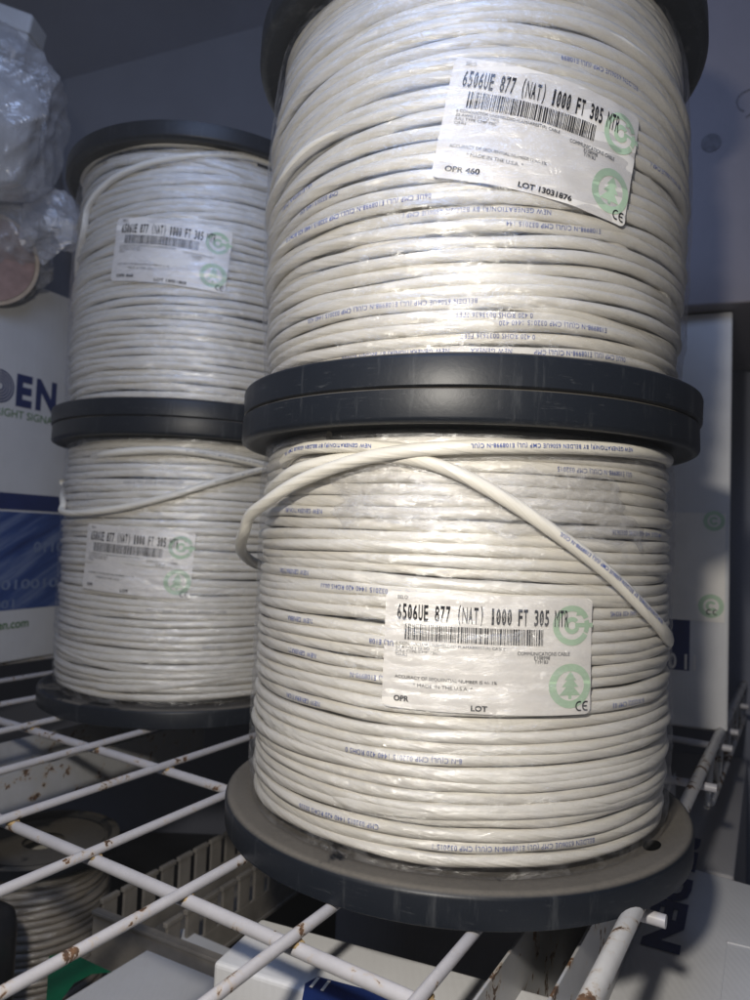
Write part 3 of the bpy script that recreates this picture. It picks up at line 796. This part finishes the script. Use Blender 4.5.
# letter tops face right: up vector points to +x side
if perp[0] < 0: perp = -perp
v, f = fit_text('BELDEN', 0, 0, np.linalg.norm(Pn-Pt)+.10, hL, .06)
if np.dot(np.cross(dirv, perp), [0, 0, 1]) < 0:
    f = [t_[::-1] for t_ in f]
W = (Pt-dirv*.10-perp*hL)+v[:, :1]*dirv+v[:, 1:2]*perp+np.array([0, 0, .0006])
W = W+(onz(687, 915, zc)-W[np.argmax(W@perp)])@perp*perp
mb = MB(); mb.add(W, f); mb.build('lettering', M['carton_blue'], br)
# creased tape edge lines
c1 = onz(726, 942, zc); c2 = onz(760, 950, zc); mb = MB(); q = (c1+c2)/2+np.array([0, 0, .0004]); mb.box(q, (np.linalg.norm(c2-c1), .0016, .0008), math.atan2(c2[1]-c1[1], c2[0]-c1[0]))
c1 = onz(726, 942, zc); c2 = onz(718, 1010, zc); q = (c1+c2)/2+np.array([0, 0, .0004]); mb.box(q, (np.linalg.norm(c2-c1), .0016, .0008), math.atan2(c2[1]-c1[1], c2[0]-c1[0]))
mb.build('seam', M['carton'], br)
# grey carton further back below the shelf edge
zc = -.10
g0 = onz(735, 868, zc); g1 = onz(748, 752, zc)
gd = (g1-g0)/np.linalg.norm(g1-g0); ga = math.degrees(math.atan2(gd[1], gd[0]))
gr, *_ = carton('grey_carton', g0-gd*.02, ga, np.linalg.norm(g1-g0)+.02, .40, .20, zc-.2, M['carton_grey'], 'plain grey carton below the shelf, behind the lettered carton', side=1)

# lower left: carton with green print
zc = -.17
q0 = onz(48, 955, zc); q1 = onz(112, 928, zc); q2 = onz(205, 985, zc)
ang = 59.0
d1 = du; d2 = -dn
c0 = onz(45, 1010, zc)
cr, cP, ce, cn, co = carton('green_corner_carton', c0-du*.10, ang, .235, .26, .12, zc-.12, M['carton'], 'white carton with a dark green printed corner, bottom left below the shelf', side=-1)
ctr = onz(118, 1004, zc)
n = 30; rbig = np.linalg.norm(onz(112, 972, zc)-onz(118, 1012, zc))
TLp = onz(50, 957, zc)
pts = [onz(*p, zc)+np.array([0, 0, .0006]) for p in ((46, 1004), (49, 957), (68, 952), (112, 973), (92, 975), (74, 984), (62, 1000), (60, 1010), (46, 1010))]
mb = MB(); mb.add(pts, [tuple(range(len(pts)))[::-1]]); mb.build('green_print', M['green_box'], cr)
# small white carton with blue picture right under the cross rod
zc = -.05
w0 = onz(210, 947, zc); w1 = onz(238, 938, zc); 
wr_, wP, we, wn, wo = carton('small_carton', onz(213, 962, zc), 68, .050, .21, .07, zc-.07, M['carton'], 'small white carton with a crumpled corner and blue print, under the front cross rod', side=-1)
pts = [onz(*p, zc)+np.array([0, 0, .0008]) for p in ((300, 1012), (305, 985), (318, 978), (400, 1000), (420, 1012))]
mb = MB(); mb.add(pts, [tuple(range(5))[::-1]]); bpp = mb.build('blue_print', M['carton_blue'], wr_)
v, f = fit_text('11', 0, 0, .008, .009, .02)
b0 = onz(309, 990, zc); e1 = (onz(322, 994, zc)-b0); e1 /= np.linalg.norm(e1); e2 = np.cross([0, 0, 1.], e1)
mb = MB(); mb.add(b0+v[:, :1]*e1+v[:, 1:2]*e2+np.array([0, 0, .0016]), f); mb.build('digits', M['sticker'], bpp)

# slotted plastic tray
tz = -.15
tr = empty('slotted_tray', tuple(onz(100, 905, tz))); tag(tr, 'dusty ivory plastic tray with notched walls, below the shelf between the cartons', 'plastic tray')
p0 = onz(103, 903, tz); p1 = onz(240, 828, tz); d = p1-p0; L = np.linalg.norm(d); d /= L; nn_ = np.array([d[1], -d[0], 0]); aa = math.atan2(d[1], d[0])
def notched(P, dd, L, hh_, base, nm, tooth=.0155, gap=.0085):
    mb = MB(); a = math.atan2(dd[1], dd[0])
    mb.box(P+dd*L/2+np.array([0, 0, -hh_+base/2]), (L, .003, base), a); s = 0
    while s < L-.004:
        w = min(tooth, L-s); mb.box(P+dd*(s+w/2)+np.array([0, 0, -(hh_-base)/2]), (w, .0029, hh_-base-.0002), a)
        mb.box(P+dd*(s+w/2)+np.array([0, 0, .002]), (w+.004 if w == tooth else w, .0045, .004), a)
        s += tooth+gap
    return mb
notched(p0, d, L+.12, .05, .022, 'wall').build('notched_wall', M['duct'], tr, bevel=.0004)
P2 = p0+nn_*.075+np.array([0, 0, .0]); notched(P2, d, L+.1, .05, .022, 'wall').build('notched_wall', M['duct'], tr, bevel=.0004)
mb = MB(); c = p0+d*(L+.12)/2+nn_*.0375+np.array([0, 0, -.0515]); mb.box(c, (L+.12, .082, .003), aa); mb.build('tray_floor', M['duct'], tr)
mb = MB(); c = p0-d*.004+nn_*.075+np.array([0, 0, -.03]); mb.box(c, (.004, .16, .045), aa); mb.box(c+np.array([0, 0, .024]), (.008, .16, .003), aa); mb.build('end_wall', M['duct'], tr, bevel=.0005)

# shrink wrapped cable spool far below, left
rl_ = ony(40, 900, .75)
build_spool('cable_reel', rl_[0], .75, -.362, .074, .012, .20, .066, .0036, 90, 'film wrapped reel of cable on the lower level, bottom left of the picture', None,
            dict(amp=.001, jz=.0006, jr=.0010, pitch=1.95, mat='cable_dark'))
# black reel beside it
bc = onz(-36, 930, -.14)
mb = MB(); v, f = lathe([(.001, -.13), (.030, -.13), (.036, -.134), (.038, -.142), (.038, -.235), (.034, -.245), (.001, -.245)], bc[0], bc[1], 64); mb.add(v, f)
o = mb.build('black_canister', M['black_plastic'], smooth=True); as_origin(o, (bc[0], bc[1], -.245)); tag(o, 'black round canister at the left edge below the shelf', 'canister')

# ---------------------------------------------------------------- top left: bagged things on the left carton
def blob(center, size, seed, nu=90, nv=70, crease=.18, stretch=(0, 0, 0), pts=None):
    nA, nB = Noise1(seed), Noise1(seed+1)
    U = np.linspace(0, 2*PI, nu, endpoint=False); V = np.linspace(.02, PI-.02, nv)
    UU, VV = np.meshgrid(U, V, indexing='ij')
    x = np.cos(UU)*np.sin(VV); y = np.sin(UU)*np.sin(VV); z = np.cos(VV)
    r = np.ones_like(x)
    rs = np.random.RandomState(seed)
    for k in range(26):          # facets of crumpled film
        n = rs.normal(size=3); n /= np.linalg.norm(n); dd = rs.uniform(.72, .98)
        dot = x*n[0]+y*n[1]+z*n[2]
        r = np.minimum(r, np.where(dot > .05, dd/np.maximum(dot, .05), 9))
    for k in range(9):
        n = rs.normal(size=3)*4.2; r = r-crease*.14*np.abs(np.sin(x*n[0]+y*n[1]+z*n[2]+rs.uniform(0, 6)))
    return np.stack([center[0]+size[0]*x*r, center[1]+size[1]*y*r, center[2]+size[2]*z*r], -1).reshape(-1, 3), grid_faces(nu, nv, True)
ztop = .508
# cardboard roll, lying on the carton, end towards the camera
rc_ = ony(-10, 259, .86)
roll = empty('cardboard_roll', tuple(rc_)); tag(roll, 'reddish brown cardboard roll end wrapped in clear plastic, left edge on the lettered carton', 'cardboard roll')
ax = rc_-CAM; ax = ax/np.linalg.norm(ax)*1.0; ax /= np.linalg.norm(ax)
def ringtube(r0, r1, a, b):
    s = np.cross(ax, [0, 0, 1.]); s /= np.linalg.norm(s); u = np.cross(s, ax); A = np.linspace(0, 2*PI, 64, endpoint=False)
    prof = [(r0, a), (r1, a), (r1, b), (r0, b)]
    v = np.array([[rc_+ax*zz2+rr2*(math.cos(t_)*s+math.sin(t_)*u) for rr2, zz2 in prof] for t_ in A]).reshape(-1, 3)
    return v, grid_faces(64, 4, True, True)
mb = MB(); mb.add(*ringtube(.0505, .055, 0, .10)); o = mb.build('tube', M['tube_rim'], roll); 
mb = MB(); mb.add(*ringtube(.0005, .050, .003, .095)); mb.build('end_disc', M['tube_card'], roll)
bag2 = ony(18, 250, .88)
b2 = empty('plastic_wrapper', tuple(bag2)); 
v, f = blob(ony(4, 246, .905), (.088, .085, .078), 5, 110, 90, .15)
# tail of the wrapper twisted out to the right
mb = MB(); mb.add(v, f)
tp = [ony(40, 225, .86), ony(62, 222, .85), ony(78, 232, .85), ony(93, 238, .85)]
nt_ = 40; q = smooth_path(tp, nt_); A = np.linspace(0, 2*PI, 36, endpoint=False); rs = Noise1(77)
rad_ = np.interp(np.linspace(0, 1, nt_), [0, .35, .6, .8, 1], [.045, .036, .020, .013, .024])
V = np.array([[q[i]+rad_[i]*(1+.35*rs(a*3.2+i*.12))*np.array([.25*math.cos(a), .5*math.cos(a), math.sin(a)]) for a in A] for i in range(nt_)]).reshape(-1, 3)
mb.add(V, grid_faces(nt_, 36, False, True)); D.objects.remove(b2)
o = mb.build('plastic_wrapper', M['bag'], smooth=False); as_origin(o, bag2); tag(o, 'clear plastic wrapper with a twisted tail, around the cardboard roll', 'plastic wrapper')
# upper bag with white foam block
bc2 = ony(-2, 120, .80)
mb = MB(); v, f = blob(ony(6, 112, .80), (.088, .08, .112), 12, 110, 90, .14); mb.add(v, f)
o = mb.build('plastic_bag', M['bag'], smooth=False); as_origin(o, bc2); tag(o, 'crumpled milky plastic bag in the top left corner, above the wrapped roll', 'plastic bag')
mb = MB(); v, f = blob(ony(-6, 118, .80), (.066, .06, .088), 19, 40, 30, .1); mb.add(v, f)
o = mb.build('bagged_foam', M['foam'], smooth=True); as_origin(o, ony(-16, 160, .80)); tag(o, 'pale foam padding inside the milky plastic bag', 'foam padding')
fc = ony(-2, 20, .86)
mb = MB(); rotm = Euler((math.radians(10), math.radians(14), 0)).to_matrix()
mb.box(fc, (.10, .05, .024), math.radians(8), rotm); mb.box(fc+np.array([.002, 0, -.028]), (.088, .05, .026), math.radians(8), rotm)
o = mb.build('foam_tray', M['foam'], bevel=.004, seg=3); as_origin(o, fc+np.array([0, 0, -.04])); tag(o, 'white foam tray edge at the top left, above the plastic bag', 'foam tray')

# ---------------------------------------------------------------- setting
def sheet(name, pts, mat):
    mb = MB(); mb.add(pts, [tuple(range(len(pts)))]); o = mb.build(name, mat); tag(o, kind='structure'); return o
sheet('wall', [(-2.2, 1.45, -.8), (2.2, 1.45, -.8), (2.2, 1.45, 1.6), (-2.2, 1.45, 1.6)], M['wall'])
sheet('wall', [(.36, 1.02, -.8), (2.2, .62, -.8), (2.2, .62, 1.6), (.36, 1.02, 1.6)], M['wall'])
sheet('floor', [(-2.2, -1.2, -.42), (2.2, -1.2, -.42), (2.2, 1.45, -.42), (-2.2, 1.45, -.42)], M['floor'])
# pale board added behind the spools, imitates wall light between shadows
bp = [onplane(*p, np.array([0, 1.30, 0]), np.array([0, 1., 0])) for p in ((60, 82), (262, 28), (206, 96), (300, 330), (60, 330))]
b0, b1 = onplane(48, 84, np.array([0, 1.32, 0]), np.array([0, 1., 0])), onplane(262, 26, np.array([0, 1.32, 0]), np.array([0, 1., 0]))
bl = onplane(100, 420, np.array([0, 1.32, 0]), np.array([0, 1., 0])); br2 = onplane(330, 420, np.array([0, 1.32, 0]), np.array([0, 1., 0]))
mb = MB(); pts = [b0, b1, br2, bl]; pts2 = [p+np.array([0, .012, 0]) for p in pts]
mb.add(pts+pts2, [(3, 2, 1, 0), (4, 5, 6, 7), (0, 1, 5, 4), (1, 2, 6, 5), (2, 3, 7, 6), (3, 0, 4, 7)])
o = mb.build('lit_band', M['panel']); as_origin(o, bl); tag(o, 'pale slate board added as the wall light between shadows, behind the back spools', 'lit band')

# ---------------------------------------------------------------- lights
def area(name, loc, target, size, power, col, spread=PI):
    l = D.lights.new(name, 'AREA'); l.shape = 'DISK'; l.size = size; l.energy = power; l.color = col; l.spread = spread
    o = D.objects.new(name, l); COL.objects.link(o); o.location = loc
    o.rotation_euler = (Vector(target)-Vector(loc)).to_track_quat('-Z', 'Y').to_euler(); return o
area('lamp', (-.075, -.03, .33), (.0, .42, -.08), .035, 2.75, (1, .94, .84))
area('blue_fill', (-.10, .10, .78), (-.05, .80, .50), .42, 2.1, (.42, .58, 1))  # added blue fill, tints the upper part like the lens veil
# added volume, imitates the bluish veil of lens flare
mb = MB(); mb.box((0, .12, .02), (5, 3.6, 4.4)); hz = mb.build('lens_veil', None); tag(hz, kind='stuff')
hm = D.materials.new('haze air'); hm.use_nodes = True; hn = hm.node_tree; hn.nodes.remove(hn.nodes['Principled BSDF'])
pv = N(hn, 'ShaderNodeVolumePrincipled', Density=HZ, Anisotropy=.55); pv.inputs['Color'].default_value = (.92, .95, 1, 1)
hn.links.new(pv.outputs[0], hn.nodes['Material Output'].inputs['Volume'])
hz.data.materials.clear(); hz.data.materials.append(hm)
w = D.worlds.new('World'); scn.world = w; w.use_nodes = True
w.node_tree.nodes['Background'].inputs[0].default_value = (.55, .60, .80, 1); w.node_tree.nodes['Background'].inputs[1].default_value = .06

# ---------------------------------------------------------------- camera
cd = D.cameras.new('camera'); co_ = D.objects.new('camera', cd); COL.objects.link(co_)
mt = Matrix(((rt[0], up[0], -fw[0], 0), (rt[1], up[1], -fw[1], 0), (rt[2], up[2], -fw[2], CH), (0, 0, 0, 1)))
co_.matrix_world = mt
cd.sensor_fit = 'HORIZONTAL'; cd.sensor_width = 36; cd.lens = 36*F/750; cd.clip_start = .01; cd.clip_end = 50
cd.dof.use_dof = True; cd.dof.focus_distance = .37; cd.dof.aperture_fstop = 15
scn.camera = co_
scn.render.resolution_x = 768; scn.render.resolution_y = 1024
scn.view_settings.view_transform = 'Standard'; scn.view_settings.look = 'None'
scn.view_settings.exposure = 0.15
scn.render.engine = 'CYCLES'
scn.cycles.transparent_max_bounces = 24
